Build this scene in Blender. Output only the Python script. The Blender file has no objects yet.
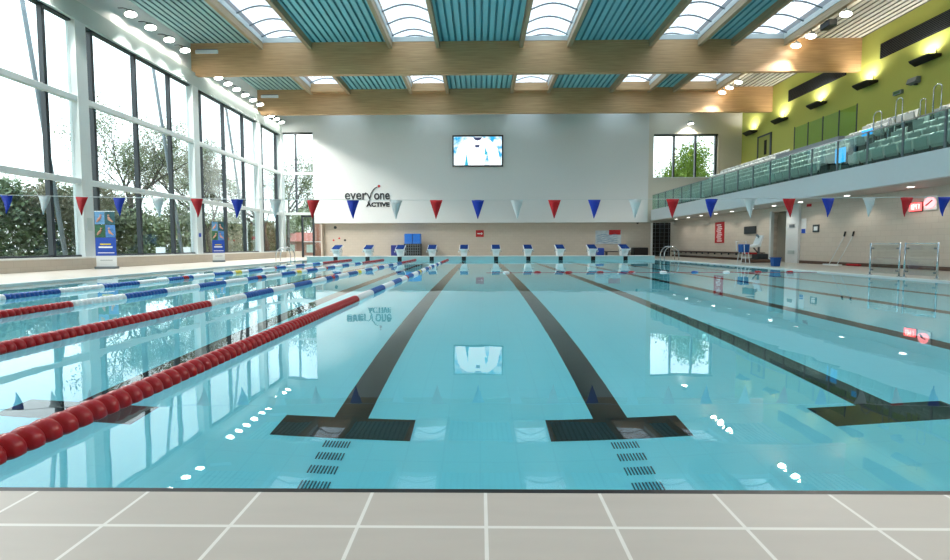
import bpy, math, random
from mathutils import Vector, Matrix
random.seed(7)
S = bpy.context.scene
COL = S.collection
R = math.radians

# ------------------------------------------------------------------ camera
F_PX = 427.0
cam_d = bpy.data.cameras.new('camera')
cam = bpy.data.objects.new('camera', cam_d); COL.objects.link(cam)
cam_d.sensor_fit = 'HORIZONTAL'; cam_d.sensor_width = 36.0
cam_d.lens = 36.0 * F_PX / 950.0
PITCH, YAW, ROLL = 2.8, 0.67, -0.15
cam.matrix_world = (Matrix.Translation((0, 0, 0.87)) @ Matrix.Rotation(R(YAW), 4, 'Z')
                    @ Matrix.Rotation(R(90 - PITCH), 4, 'X') @ Matrix.Rotation(R(ROLL), 4, 'Z'))
cam_d.shift_y = -(280 - F_PX * math.tan(R(PITCH)) - 246) / 950.0
cam_d.clip_end = 400
S.camera = cam

# ------------------------------------------------------------------ world, exposure
w = bpy.data.worlds.new('overcast_sky'); S.world = w; w.use_nodes = True
nt = w.node_tree; nt.nodes.clear()
wo = nt.nodes.new('ShaderNodeOutputWorld'); bg = nt.nodes.new('ShaderNodeBackground')
tc = nt.nodes.new('ShaderNodeTexCoord'); sx = nt.nodes.new('ShaderNodeSeparateXYZ')
rp = nt.nodes.new('ShaderNodeValToRGB')
rp.color_ramp.elements[0].position = 0.0; rp.color_ramp.elements[0].color = (0.86, 0.90, 0.92, 1)
rp.color_ramp.elements[1].position = 0.6; rp.color_ramp.elements[1].color = (0.80, 0.92, 1.0, 1)
nt.links.new(tc.outputs['Generated'], sx.inputs[0]); nt.links.new(sx.outputs['Z'], rp.inputs[0])
nt.links.new(rp.outputs[0], bg.inputs[0]); nt.links.new(bg.outputs[0], wo.inputs[0])
bg.inputs[1].default_value = 2.3
S.view_settings.view_transform = 'Standard'; S.view_settings.look = 'None'
S.view_settings.gamma = 1.0; S.view_settings.use_curve_mapping = False
S.view_settings.exposure = 0.55
cy = S.cycles
cy.use_denoising = True
cy.max_bounces = 10; cy.diffuse_bounces = 5; cy.glossy_bounces = 5; cy.transmission_bounces = 8
cy.transparent_max_bounces = 24
cy.sample_clamp_indirect = 6.0; cy.blur_glossy = 0.5
cy.caustics_reflective = True; cy.caustics_refractive = True

def light(kind, name, loc, energy, color=(1, 1, 1), size=0.3, size_y=None, rot=(0, 0, 0), spot=None, blend=0.5):
    l = bpy.data.lights.new(name, kind); l.energy = energy; l.color = color
    if kind == 'AREA':
        l.size = size
        if size_y: l.shape = 'RECTANGLE'; l.size_y = size_y
        else: l.shape = 'DISK'
    else:
        l.shadow_soft_size = size
    if kind == 'SPOT': l.spot_size = R(spot); l.spot_blend = blend
    o = bpy.data.objects.new(name, l); o.location = loc; o.rotation_euler = rot
    COL.objects.link(o); return o

def aim(o, target):
    d = Vector(target) - o.location
    o.rotation_euler = d.to_track_quat('-Z', 'Y').to_euler()

def portal(name, loc, sx_, sy_, target):
    o = light('AREA', name, loc, 1, size=sx_, size_y=sy_); aim(o, target); o.data.cycles.is_portal = True

# daylight portals at the glazed openings
portal('portal_left', (-15.75, 14.0, 4.95), 38.0, 9.2, (0, 14.0, 4.95))
portal('portal_far_left', (-13.9, 33.9, 5.0), 3.0, 9.4, (-13.9, 0, 5.0))
portal('portal_far_right', (15.85, 33.9, 7.85), 5.0, 3.4, (15.85, 0, 7.85))
portal('portal_roof', (2.2, 14.0, 12.9), 28.0, 34.0, (2.2, 14.0, 0))

LEFT_Y = [-1.5, 0.5, 4.5, 6.5, 8.5, 11.5, 13.5, 15.0, 18.5, 19.6, 20.75, 21.85, 24.6, 25.5, 26.4, 27.35, 28.3, 29.2, 30.7, 31.5, 32.3]  # entries nearest the camera are unseen lamps added to fill the near deck
RIGHT_Y = [-1.5, 0.5, 5.0, 7.5, 12.0, 14.5, 19.7, 21.7, 22.7, 27.6, 28.55, 29.4]  # near entries here are extra lamps too, added out of view as fill
UP_Y = [16.4, 19.55, 22.5, 25.65, 28.75, 31.8]
DOWN_Y = [31.2, 29.4, 27.7, 26.0, 24.35, 22.6, 20.9, 19.2, 16.8, 14.35, 12.0]
def lz(y): return 10.8 if y < 23 else (10.5 if y < 30 else 10.2)
for i, y in enumerate(LEFT_Y):
    o = light('SPOT', 'left_flood_light', (-14.75, y, lz(y) - .09), 640, (1, .965, .90), .10, spot=94, blend=.22); aim(o, (-14.75 + 3.6, y, lz(y) - 9))
    o = light('SPOT', 'left_wall_light', (-14.95, y, lz(y) - .06), 100, (1, .93, .80), .10, spot=150, blend=.9); aim(o, (-15.6, y + .1, 10.0))
for y in RIGHT_Y:
    o = light('SPOT', 'right_flood_light', (16.3, y, 11.1), 900, (1, .94, .86), .12, spot=112, blend=.5); aim(o, (13.2, y - 2.5, 2))
    o = light('POINT', 'right_flood_spill', (16.45, y, 11.3), 12, (1, .86, .66), .08)
for y in UP_Y:
    o = light('SPOT', 'green_wall_uplight', (19.68, y, 9.22), 150, (1, .95, .88), .10, spot=150, blend=.9); aim(o, (20.1, y, 11.4))
for y in DOWN_Y:
    o = light('SPOT', 'soffit_light', (14.2, y, 2.74), 26, (1, .93, .84), .05, spot=130, blend=.6)
o = light('SPOT', 'far_wall_light', (15.9, 32.85, 9.98), 150, (1, .86, .66), .06, spot=125, blend=.25); aim(o, (15.9, 33.2, 6.0))

# ------------------------------------------------------------------ materials
def lin(c):
    if isinstance(c, str):
        c = [int(c[i:i + 2], 16) / 255 for i in (0, 2, 4)]
        c = [x / 12.92 if x <= .04045 else ((x + .055) / 1.055) ** 2.4 for x in c]
    return (c[0], c[1], c[2], 1)

def mat(name, col, rough=.6, metal=0, spec=.5, noise=0.0, nscale=8.0, emit=None, estr=0, bump=0):
    m = bpy.data.materials.new(name); m.use_nodes = True
    n = m.node_tree.nodes; l = m.node_tree.links; b = n['Principled BSDF']
    b.inputs['Base Color'].default_value = lin(col); b.inputs['Roughness'].default_value = rough
    b.inputs['Metallic'].default_value = metal; b.inputs['Specular IOR Level'].default_value = spec
    t = n.new('ShaderNodeTexCoord'); nz = n.new('ShaderNodeTexNoise'); nz.inputs['Scale'].default_value = nscale
    l.new(t.outputs['Object'], nz.inputs['Vector'])
    c = lin(col); k = max(noise, .02)
    mx = n.new('ShaderNodeMix'); mx.data_type = 'RGBA'
    mx.inputs[6].default_value = (c[0] * (1 - k), c[1] * (1 - k), c[2] * (1 - k), 1)
    mx.inputs[7].default_value = (min(1, c[0] * (1 + k)), min(1, c[1] * (1 + k)), min(1, c[2] * (1 + k)), 1)
    l.new(nz.outputs['Fac'], mx.inputs[0]); l.new(mx.outputs[2], b.inputs['Base Color'])
    if bump:
        bp = n.new('ShaderNodeBump'); bp.inputs['Strength'].default_value = bump
        l.new(nz.outputs['Fac'], bp.inputs['Height']); l.new(bp.outputs[0], b.inputs['Normal'])
    if emit is not None:
        b.inputs['Emission Color'].default_value = lin(emit); b.inputs['Emission Strength'].default_value = estr
    return m

def tile_mat(name, c1, c2, grout, w_, h_, gap, org=(0, 0, 0), axes='XY', rough=.4, offset=0.0, noise=.0):
    m = bpy.data.materials.new(name); m.use_nodes = True
    n = m.node_tree.nodes; l = m.node_tree.links; b = n['Principled BSDF']
    b.inputs['Roughness'].default_value = rough
    t = n.new('ShaderNodeTexCoord'); sp = n.new('ShaderNodeSeparateXYZ'); cb = n.new('ShaderNodeCombineXYZ')
    l.new(t.outputs['Object'], sp.inputs[0])
    for i, a in enumerate(axes):
        ad = n.new('ShaderNodeMath'); ad.operation = 'SUBTRACT'; ad.inputs[1].default_value = org[i]
        l.new(sp.outputs[a], ad.inputs[0]); l.new(ad.outputs[0], cb.inputs[i])
    br = n.new('ShaderNodeTexBrick'); br.offset = offset; br.squash = 1
    br.inputs['Scale'].default_value = 1; br.inputs['Brick Width'].default_value = w_; br.inputs['Row Height'].default_value = h_
    br.inputs['Mortar Size'].default_value = gap; br.inputs['Mortar Smooth'].default_value = .1
    br.inputs['Color1'].default_value = lin(c1); br.inputs['Color2'].default_value = lin(c2); br.inputs['Mortar'].default_value = lin(grout)
    l.new(cb.outputs[0], br.inputs['Vector'])
    if noise:
        nz = n.new('ShaderNodeTexNoise'); nz.inputs['Scale'].default_value = 3; nz.inputs['Detail'].default_value = 6
        mp = n.new('ShaderNodeMapping'); mp.inputs['Scale'].default_value = (1, 6, 1)
        l.new(t.outputs['Object'], mp.inputs[0]); l.new(mp.outputs[0], nz.inputs['Vector'])
        mr = n.new('ShaderNodeMapRange'); mr.inputs[3].default_value = 1 - noise; mr.inputs[4].default_value = 1 + noise
        l.new(nz.outputs['Fac'], mr.inputs[0])
        mx = n.new('ShaderNodeVectorMath'); mx.operation = 'SCALE'
        l.new(br.outputs[0], mx.inputs[0]); l.new(mr.outputs[0], mx.inputs['Scale']); l.new(mx.outputs[0], b.inputs['Base Color'])
    else:
        l.new(br.outputs[0], b.inputs['Base Color'])
    return m

def wood_mat(name, a, b_, along):
    m = bpy.data.materials.new(name); m.use_nodes = True
    n = m.node_tree.nodes; l = m.node_tree.links; b = n['Principled BSDF']; b.inputs['Roughness'].default_value = .55
    t = n.new('ShaderNodeTexCoord'); mp = n.new('ShaderNodeMapping')
    mp.inputs['Scale'].default_value = (.35, 6, 9) if along == 'X' else (6, .35, 9)
    nz = n.new('ShaderNodeTexNoise'); nz.inputs['Scale'].default_value = 2.2; nz.inputs['Detail'].default_value = 5
    l.new(t.outputs['Object'], mp.inputs[0]); l.new(mp.outputs[0], nz.inputs['Vector'])
    rr = n.new('ShaderNodeValToRGB'); rr.color_ramp.elements[0].position = .3; rr.color_ramp.elements[1].position = .7
    rr.color_ramp.elements[0].color = lin(a); rr.color_ramp.elements[1].color = lin(b_)
    l.new(nz.outputs['Fac'], rr.inputs[0]); l.new(rr.outputs[0], b.inputs['Base Color'])
    return m

def glass_mat(name, tint, refl=.08, rough=0.0):
    m = bpy.data.materials.new(name); m.use_nodes = True
    n = m.node_tree.nodes; l = m.node_tree.links; n.clear()
    o = n.new('ShaderNodeOutputMaterial'); tr = n.new('ShaderNodeBsdfTransparent'); tr.inputs[0].default_value = lin(tint)
    g = n.new('ShaderNodeBsdfGlossy'); g.inputs['Roughness'].default_value = rough; g.inputs[0].default_value = (1, 1, 1, 1)
    lw = n.new('ShaderNodeLayerWeight'); lw.inputs[0].default_value = .15
    ml = n.new('ShaderNodeMath'); ml.operation = 'MULTIPLY_ADD'; ml.inputs[1].default_value = .35; ml.inputs[2].default_value = refl * .4
    mx = n.new('ShaderNodeMixShader'); l.new(lw.outputs['Fresnel'], ml.inputs[0]); l.new(ml.outputs[0], mx.inputs[0])
    l.new(tr.outputs[0], mx.inputs[1]); l.new(g.outputs[0], mx.inputs[2]); l.new(mx.outputs[0], o.inputs[0])
    return m

M = {}
M['plaster'] = mat('white_plaster', 'dadddd', .85, noise=.02)
M['pier'] = mat('plaster_column', 'd8dcdc', .7)
M['beige_plaster'] = mat('cream_plaster', 'd6d2c6', .85)
M['green'] = mat('lime_green_paint', 'b3b75c', .8, noise=.03)
M['header'] = mat('grey_green_header', 'b4c2bf', .5)
M['frame_white'] = mat('pale_grey_metal', 'c9d1d1', .4)
M['frame_dark'] = mat('charcoal_metal', '2b3338', .4)
M['deck_teal'] = mat('roof_sheet_bounce', '86c8d2', .5)  # copy of the plain grey sheet with blue pool bounce painted into its colour
M['deck_teal_dark'] = mat('roof_sheet_bounce_groove_shade', '5a9fab', .6)  # groove copies are darkened, shade of the ribs put into the colour
M['deck_cream'] = mat('roof_sheet_lamplit', 'cacac2', .5)  # same sheet again, lamp light painted in as a cream tint
M['deck_cream_dark'] = mat('roof_sheet_lamplit_groove_shade', '85867e', .6)
M['deck_left'] = mat('roof_sheet_faint_bounce', '9cbcbc', .5)  # same sheet for the left bay, a weaker pool bounce painted in
M['deck_left_dark'] = mat('roof_sheet_faint_bounce_groove_shade', '5f8488', .6)
M['roof_out'] = mat('outer_roof', '8a8d90', .8)
M['beam'] = wood_mat('glulam_beam', 'b58e63', 'cfa77b', 'X')
M['purlin'] = wood_mat('glulam_purlin', 'a08b6e', 'b8a284', 'Y')
M['win_glass'] = glass_mat('window_glass', (.93, .97, .97), .06)
M['sky_glass'] = glass_mat('rooflight_glazing', (.66, .72, .77), .04)
M['bal_glass'] = glass_mat('balustrade_glass', (.68, .85, .81), .10)
M['clear_panel'] = glass_mat('clear_acrylic', (.86, .9, .9), .1)
M['tile_deck'] = tile_mat('deck_tile', 'c3b9af', 'beb4aa', 'e8e3dc', .386, .386, .006, (.017, 1.238), 'XY', .45, noise=.06)
M['tile_coping'] = tile_mat('coping_tile', 'c3b9af', 'beb4aa', 'e8e3dc', .386, .6, .006, (.017, 1.238), 'XY', .45, noise=.06)
M['tile_side'] = tile_mat('side_deck_tile', 'bcb5a9', 'b7b0a4', 'cfcabf', .4, .4, .004, (0, 0), 'XY', .3, noise=.04)
M['tile_white'] = mat('white_edge_tile', 'e4e6e4', .35)
M['tile_wall_x'] = tile_mat('beige_wall_tile_end', 'c6bbad', 'c2b7a9', 'b7ac9e', .4, .2, .006, (0, 0), 'XZ', .35, offset=.5)
M['tile_wall_y'] = tile_mat('beige_wall_tile_side', 'ccc1b3', 'c8bdaf', 'bdb2a4', .4, .2, .006, (0, 0), 'YZ', .35, offset=.5)
M['pool'] = tile_mat('aqua_pool_tile', '8aecfb', '89ebfa', '86e8f8', .25, .25, .006, (0, 0), 'XY', .4)
M['pool_wall'] = mat('aqua_pool_wall', '7fe0ee', .4)
M['black_tile'] = tile_mat('black_pool_tile', '0a1214', '0d1518', '0a1214', .25, .125, .006, (-.125, 0), 'XY', .4)
M['slot'] = mat('inlet_slot', '0d5566', .6)
M['head'] = mat('headwall_tile', 'a9cfd2', .35)
M['red'] = mat('red_plastic', 'a90f18', .3, noise=.05, nscale=30)
M['blue'] = mat('blue_plastic', '0a52a0', .4)
M['white'] = mat('white_plastic', 'e9edee', .3)
M['yellow'] = mat('yellow_plastic', 'e0c81e', .3)
M['navy'] = mat('navy_tread', '0d2f6b', .9, spec=.1)
M['steel'] = mat('stainless_steel', 'c5cacc', .22, metal=1)
M['black'] = mat('black_plastic', '0c0e10', .45)
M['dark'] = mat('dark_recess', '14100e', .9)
M['flag_red'] = mat('red_pennant_cloth', 'c4141f', .7)
M['flag_blue'] = mat('blue_pennant_cloth', '1438b0', .7)
M['flag_white'] = mat('white_pennant_cloth', 'd6dede', .7)
M['rope'] = mat('pale_cord', 'cfd6d6', .7)
M['lamp_glow'] = mat('lamp_lens', 'ffffff', .3, emit=(1, .97, .9), estr=14)
M['down_glow'] = mat('downlight_lens', 'ffffff', .3, emit=(1, .95, .88), estr=4)
M['lamp_body'] = mat('grey_lamp_housing', '6f7a80', .4)
M['seat'] = mat('pale_grey_seat_plastic', 'b9bfbb', .4, noise=.04, nscale=3)
M['tier'] = mat('dark_tier_concrete', '4b5556', .8)
M['fascia'] = mat('balcony_fascia', 'd3dadd', .6)
M['soffit'] = mat('balcony_soffit', 'b9bab4', .7)
M['screen_cyan'] = mat('screen_water', '2aa6d8', .3, emit='37b7e6', estr=1.0)
M['text_dark'] = mat('charcoal_lettering', '33363a', .6)
M['text_black'] = mat('black_lettering', '15171a', .6)
M['text_white'] = mat('white_lettering', 'f2f2f2', .6)
M['sign_red'] = mat('red_sign', 'b3161e', .5)
M['sign_blue'] = mat('blue_sign', '1748ad', .5)
M['sign_white'] = mat('white_sign', 'e2e5e4', .5)
M['led'] = mat('red_led', 'ff4040', .4, emit=(1, .10, .10), estr=2.2)
M['led_pink'] = mat('red_lit_dial', 'ff9090', .4, emit=(1, .32, .34), estr=1.4)
M['brick'] = tile_mat('red_brick', 'a8553f', '97492f', 'b5a294', .22, .075, .01, (0, 0), 'XZ', .8, offset=.5)
M['grass'] = mat('grass', '5f7c33', .9, noise=.25, nscale=.6)
M['bark'] = mat('bark', '4b443b', .9, noise=.2)
M['leaf_a'] = mat('olive_leaf', '8b9672', .8, noise=.35, nscale=.7)
M['leaf_b'] = mat('brown_leaf', '938d74', .8, noise=.3, nscale=.7)
M['leaf_c'] = mat('green_leaf', '7c9440', .8, noise=.3, nscale=.9)
M['leaf_d'] = mat('hedge_leaf', '7a896b', .9, noise=.35, nscale=.5)
M['bench'] = mat('brown_bench', '5b463a', .6)

# water: a closed body of refracting water, surface rippled very slightly
wm = bpy.data.materials.new('pool_water'); wm.use_nodes = True
n = wm.node_tree.nodes; l = wm.node_tree.links; n.clear()
o_ = n.new('ShaderNodeOutputMaterial'); g_ = n.new('ShaderNodeBsdfGlass'); g_.inputs['IOR'].default_value = 1.333
g_.inputs['Roughness'].default_value = 0.0; g_.inputs['Color'].default_value = (.97, 1, 1, 1)
t_ = n.new('ShaderNodeTexCoord'); z_ = n.new('ShaderNodeTexNoise'); z_.inputs['Scale'].default_value = 1.6; z_.inputs['Detail'].default_value = 2
b_ = n.new('ShaderNodeBump'); b_.inputs['Strength'].default_value = .05; b_.inputs['Distance'].default_value = .03
l.new(t_.outputs['Object'], z_.inputs['Vector']); l.new(z_.outputs['Fac'], b_.inputs['Height'])
l.new(b_.outputs[0], g_.inputs['Normal']); l.new(g_.outputs[0], o_.inputs['Surface'])
M['water'] = wm

# ------------------------------------------------------------------ mesh helpers
def wloc(o):
    v = Vector((0, 0, 0))
    while o is not None: v += o.location; o = o.parent
    return v

class MB:
    def __init__(s): s.v = []; s.f = []; s.m = []; s.mi = 0; s.T = None
    def add(s, vs, fs):
        b = len(s.v)
        for p in vs:
            p = Vector(p); s.v.append(s.T @ p if s.T is not None else p)
        for f in fs: s.f.append([b + i for i in f]); s.m.append(s.mi)
        return s
    def box(s, x0, x1, y0, y1, z0, z1):
        return s.add([(x0, y0, z0), (x1, y0, z0), (x1, y1, z0), (x0, y1, z0), (x0, y0, z1), (x1, y0, z1), (x1, y1, z1), (x0, y1, z1)],
                     [(0, 3, 2, 1), (4, 5, 6, 7), (0, 1, 5, 4), (1, 2, 6, 5), (2, 3, 7, 6), (3, 0, 4, 7)])
    def prism(s, pts, axis, a, b):
        def P(u, v, t): return {'X': (t, u, v), 'Y': (u, t, v), 'Z': (u, v, t)}[axis]
        k = len(pts)
        vs = [P(u, v, a) for u, v in pts] + [P(u, v, b) for u, v in pts]
        fs = [tuple(range(k)), tuple(range(2 * k - 1, k - 1, -1))] + [(i, k + i, k + (i + 1) % k, (i + 1) % k) for i in range(k)]
        return s.add(vs, fs)
    def tube(s, pts, r, n=8, cap=True):
        pts = [Vector(p) for p in pts]; rs = r if isinstance(r, (list, tuple)) else [r] * len(pts)
        vs = []; up = None
        for i, p in enumerate(pts):
            d = (pts[min(i + 1, len(pts) - 1)] - pts[max(i - 1, 0)]).normalized()
            if up is None:
                up = Vector((0, 0, 1)) if abs(d.z) < .9 else Vector((1, 0, 0))
            a = d.cross(up).normalized(); up = a.cross(d).normalized()
            for k in range(n):
                t = 2 * math.pi * k / n
                vs.append(p + (a * math.cos(t) + up * math.sin(t)) * rs[i])
        fs = []
        for i in range(len(pts) - 1):
            for k in range(n):
                fs.append((i * n + k, i * n + (k + 1) % n, (i + 1) * n + (k + 1) % n, (i + 1) * n + k))
        if cap: fs += [tuple(range(n - 1, -1, -1)), tuple(range((len(pts) - 1) * n, len(pts) * n))]
        return s.add(vs, fs)
    def disc(s, c, r, axis, h, n=20):
        a = Vector(c); d = {'X': Vector((h, 0, 0)), 'Y': Vector((0, h, 0)), 'Z': Vector((0, 0, h))}[axis]
        return s.tube([a, a + d], r, n)
    def build(s, name, m, parent=None, smooth=False, bevel=0):
        me = bpy.data.meshes.new(name)
        off = wloc(parent) if parent else Vector((0, 0, 0))
        me.from_pydata([tuple(p - off) for p in s.v], [], s.f)
        ms = m if isinstance(m, (list, tuple)) else [m]
        for x in ms: me.materials.append(x)
        for i, p in enumerate(me.polygons):
            p.material_index = s.m[i]; p.use_smooth = smooth
        me.update()
        o = bpy.data.objects.new(name, me); COL.objects.link(o)
        if parent: o.parent = parent
        if bevel:
            b = o.modifiers.new('bevel', 'BEVEL'); b.width = bevel; b.segments = 2; b.limit_method = 'ANGLE'
        return o

def tag(o, label=None, cat=None, group=None, kind=None):
    if label: o['label'] = label
    if cat: o['category'] = cat
    if group: o['group'] = group
    if kind: o['kind'] = kind
    return o
def thing(name, label, cat, loc=(0, 0, 0), group=None, kind=None):
    o = bpy.data.objects.new(name, None); COL.objects.link(o); o.location = loc; o.empty_display_size = .1
    return tag(o, label, cat, group, kind)
def struct(name, mb, m, **k):
    return tag(mb.build(name, m, **k), kind='structure')
def sroot(name, loc=(0, 0, 0)):
    o = bpy.data.objects.new(name, None); COL.objects.link(o); o.location = loc; o['kind'] = 'structure'; return o
def dup(root, loc, rotz=None, label=None, group=None):
    r = root.copy(); COL.objects.link(r); r.location = loc
    if rotz is not None: r.rotation_euler = (0, 0, rotz)
    if label: r['label'] = label
    if group: r['group'] = group
    for ch in list(root.children):
        c = ch.copy(); COL.objects.link(c); c.parent = r
        for g in ch.children:
            d = g.copy(); COL.objects.link(d); d.parent = c
    return r
def Bx(*a): return MB().box(*a)
def text(name, s, m, parent, loc, size, rot, depth=.01, scale_x=1.0, bold=0.0):
    cu = bpy.data.curves.new(name, 'FONT'); cu.body = s; cu.size = size; cu.extrude = depth; cu.offset = bold
    cu.align_x = 'LEFT'
    t = bpy.data.objects.new(name, cu); COL.objects.link(t)
    bpy.context.view_layer.update()
    me = bpy.data.meshes.new_from_object(t)
    bpy.data.objects.remove(t)
    me.transform(Matrix.Rotation(rot[2], 4, 'Z') @ Matrix.Rotation(rot[1], 4, 'Y') @ Matrix.Rotation(rot[0], 4, 'X') @ Matrix.Scale(scale_x, 4, (1, 0, 0)))
    me.transform(Matrix.Translation(Vector(loc) - (wloc(parent) if parent else Vector((0, 0, 0)))))
    me.materials.clear(); me.materials.append(m)
    o = bpy.data.objects.new(name, me); COL.objects.link(o)
    if parent: o.parent = parent
    return o

# ------------------------------------------------------------------ dimensions
XL, XR, XG = -15.3, 15.0, 20.0        # left glazing, lower right wall, green wall
PX = 10.8; PY0, PY1 = 1.482, 26.5       # pool
YB, YE = -5.0, 33.0                   # hall ends
DZ = .03                              # deck height above the water
DEPTH = 1.2
ROOF = 11.68
BEAMS = [-4.1, 2.7, 9.5, 15.55, 23.1, 29.9]
COLS = [3.3, 9.9, 16.48, 23.05, 29.65]

# ------------------------------------------------------------------ pool and decks
basin = MB()
basin.box(-PX - .3, PX + .3, PY0 - .3, PY1 + .3, -DEPTH - .3, -DEPTH)
struct('pool_floor', basin, M['pool'])
bw = MB()
bw.box(-PX - .3, -PX, PY0 - .3, PY1 + .3, -DEPTH, -.005); bw.box(PX, PX + .3, PY0 - .3, PY1 + .3, -DEPTH, -.005)
bw.box(-PX, PX, PY0 - .3, PY0, -DEPTH, -.005); bw.box(-PX, PX, PY1, PY1 + .3, -DEPTH, -.005)
struct('pool_wall', bw, M['pool_wall'])
e = .012
wt = MB().box(-PX - e, PX + e, PY0 - e, PY1 + e, -DEPTH - e, 0)
tag(wt.build('pool_water', M['water']), 'still clear water filling the swimming pool between the tiled decks', 'water', kind='stuff')

fl = MB(); fl.box(-PX - .02, PX + .02, YB, 1.238, -.4, DZ); struct('floor', fl, M['tile_deck'])
fl = MB(); fl.box(-PX - .02, PX + .02, 1.238, 1.415, -.4, DZ); struct('floor_coping', fl, M['tile_coping'])
struct('trim_1', Bx(-PX, PX, 1.415, PY0, -.3, .004), M['black'])    # overflow slot along the near edge
fl = MB(); fl.box(XL - .6, -PX - .12, YB, 33.6, -.4, DZ); fl.box(PX + .12, XG, YB, 33.6, -.4, DZ)
fl.box(-PX - .12, PX + .12, PY1 + .9, 33.6, -.4, DZ)
struct('floor_side', fl, M['tile_side'])
fl = MB(); fl.box(-PX - .12, -PX, PY0, PY1 + .9, -.4, DZ + .004); fl.box(PX, PX + .12, PY0, PY1 + .9, -.4, DZ + .004)
struct('trim_2', fl, M['tile_white'])                                         # white edge tiles along both sides
fl = MB(); fl.box(-PX, PX, PY1, PY1 + .9, -.3, .215); struct('wall_pool_end', fl, M['head'])
struct('trim_3', Bx(-PX, PX, PY1 - .03, PY1 + .9, .215, .25), M['tile_white'])

# lane markings on the pool floor and black targets on the end wall
lm = thing('lane_marking', None, None, (0, 0, -DEPTH)); lm['kind'] = 'structure'
for k in range(-9, 10, 2):
    if abs(k) > 9: continue
    b = MB(); b.box(k - .13, k + .13, 3.2, 24.6, -DEPTH - .01, -DEPTH + .006)
    b.box(k - .5, k + .5, 2.965, 3.235, -DEPTH - .01, -DEPTH + .007); b.box(k - .5, k + .5, 24.5, 24.75, -DEPTH - .01, -DEPTH + .007)
    b.build('lane_line', M['black_tile'], lm)
    Bx(k - .13, k + .13, PY1 - .008, PY1 + .01, -.9, .215).build('wall_target', M['black'], lm)
for k in (-1, 1):
    for y in (2.895, 2.765, 2.63, 2.49):
        b = MB()
        for j in range(9):
            x = k - .084 + .021 * j
            b.box(x - .0042, x + .0042, y - .035, y + .035, -DEPTH - .01, -DEPTH + .005)
        tag(b.build('floor_inlet', M['slot']), 'slotted floor inlet below the %s lane line' % ('left' if k < 0 else 'right') +
            {2.895: ', nearest the bar', 2.765: ', second', 2.63: ', third', 2.49: ', nearest the edge'}[y],
            'inlet grille', 'slotted inlet grilles in the pool floor')

# ------------------------------------------------------------------ walls
t = .3
# near wall behind the photographer
struct('wall_near', Bx(XL - .6, XG + .3, YB - .3, YB, -.1, 12.6), M['plaster'])
# left: tiled upstand with sill, header, wall above
b = MB(); b.box(XL - .35, XL + .02, YB, 33.2, -.1, .46)
struct('wall_left', b, M['tile_wall_y'])
b = MB(); b.box(XL - .35, XL + .28, YB, 33.2, .44, .50); struct('trim_4', b, M['tile_white'])
b = MB(); b.box(XL + .02, XL + .24, YB, 33.0, DZ, .44); struct('wall_left_upstand', b, M['tile_wall_y'])
struct('wall_left_header', Bx(XL - .35, XL + .12, YB, 33.0, 9.42, 10.15), M['header'])
struct('wall_left_upper', Bx(XL - .35, XL - .08, YB, 33.3, 10.15, 12.6), M['plaster'])
for y in COLS:
    struct('wall_column', Bx(XL - .24, XL + .12, y - .22, y + .22, .5, 9.42), M['frame_white'])
struct('wall_column', Bx(XL - .36, XL + .18, 32.75, 33.2, .03, 9.6), M['frame_white'])

WN = [0]
def wroot(loc):
    WN[0] += 1; return sroot('window_%d' % WN[0], loc)
CE = [-4.6] + COLS + [32.97]
for i in range(len(CE) - 1):
    y0 = CE[i] + .22; y1 = CE[i + 1] - .22
    r = wroot((XL - .1, y0, .5))
    Bx(XL - .14, XL - .125, y0, y1, .5, 9.42).build('pane', M['win_glass'], r)
    for z in (6.47, 3.37):
        Bx(XL - .12, XL + .10, y0, y1, z - .11, z + .11).build('transom', M['frame_white'], r, bevel=.015)
    for y in [q for q in (y0 + .40, y0 + 2.53, y0 + (5.1 if i == 2 else 4.63)) if q < y1 - .2]:
        Bx(XL - .20, XL - .02, y - .055, y + .055, .5, 9.42).build('mullion', M['frame_dark'], r)
    b = MB(); b.box(XL - .25, XL - .02, y0, y1, 9.35, 9.42); b.box(XL - .25, XL - .02, y0, y1, .5, .57)
    b.build('frame_rail', M['frame_dark'], r)

# far end: glazed strip on the left
r = wroot((-14, 33.1, .5))
Bx(-15.3, -12.8, 33.14, 33.155, 3.37, 9.54).build('pane', M['win_glass'], r)
Bx(-14.24, -14.14, 33.05, 33.25, 3.37, 9.54).build('mullion', M['frame_dark'], r)
for z in (6.47, 3.40): Bx(-15.3, -12.8, 33.0, 33.2, z - .1, z + .1).build('transom', M['frame_white'], r)
Bx(-15.3, -12.8, 33.02, 33.2, 9.48, 9.60).build('frame_rail', M['frame_dark'], r)
r = wroot((-14.5, 33.1, .5))
Bx(-15.3, -13.8, 33.14, 33.155, .5, 3.3).build('pane', M['win_glass'], r)
struct('wall_far_upstand', Bx(-15.3, -13.85, 33.02, 33.3, DZ, .5), M['tile_wall_x'])
d = sroot('door_1', (-13.3, 33.1, DZ))
for x in (-13.78, -12.92): Bx(x - .06, x + .06, 33.05, 33.2, DZ, 3.25).build('door_jamb', M['frame_dark'], d)
Bx(-13.84, -12.86, 33.05, 33.2, 3.13, 3.27).build('door_head', M['frame_dark'], d)
Bx(-13.72, -12.98, 33.14, 33.155, DZ + .05, 3.13).build('pane', M['win_glass'], d)
Bx(-13.72, -12.98, 33.1, 33.17, 1.2, 1.26).build('push_bar', M['frame_white'], d)
r = wroot((-12.6, 33.1, DZ))
Bx(-12.86, -12.3, 33.14, 33.155, DZ, 2.72).build('pane', M['win_glass'], r)
Bx(-12.86, -12.3, 33.1, 33.18, 1.2, 1.26).build('transom', M['frame_white'], r)

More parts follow.
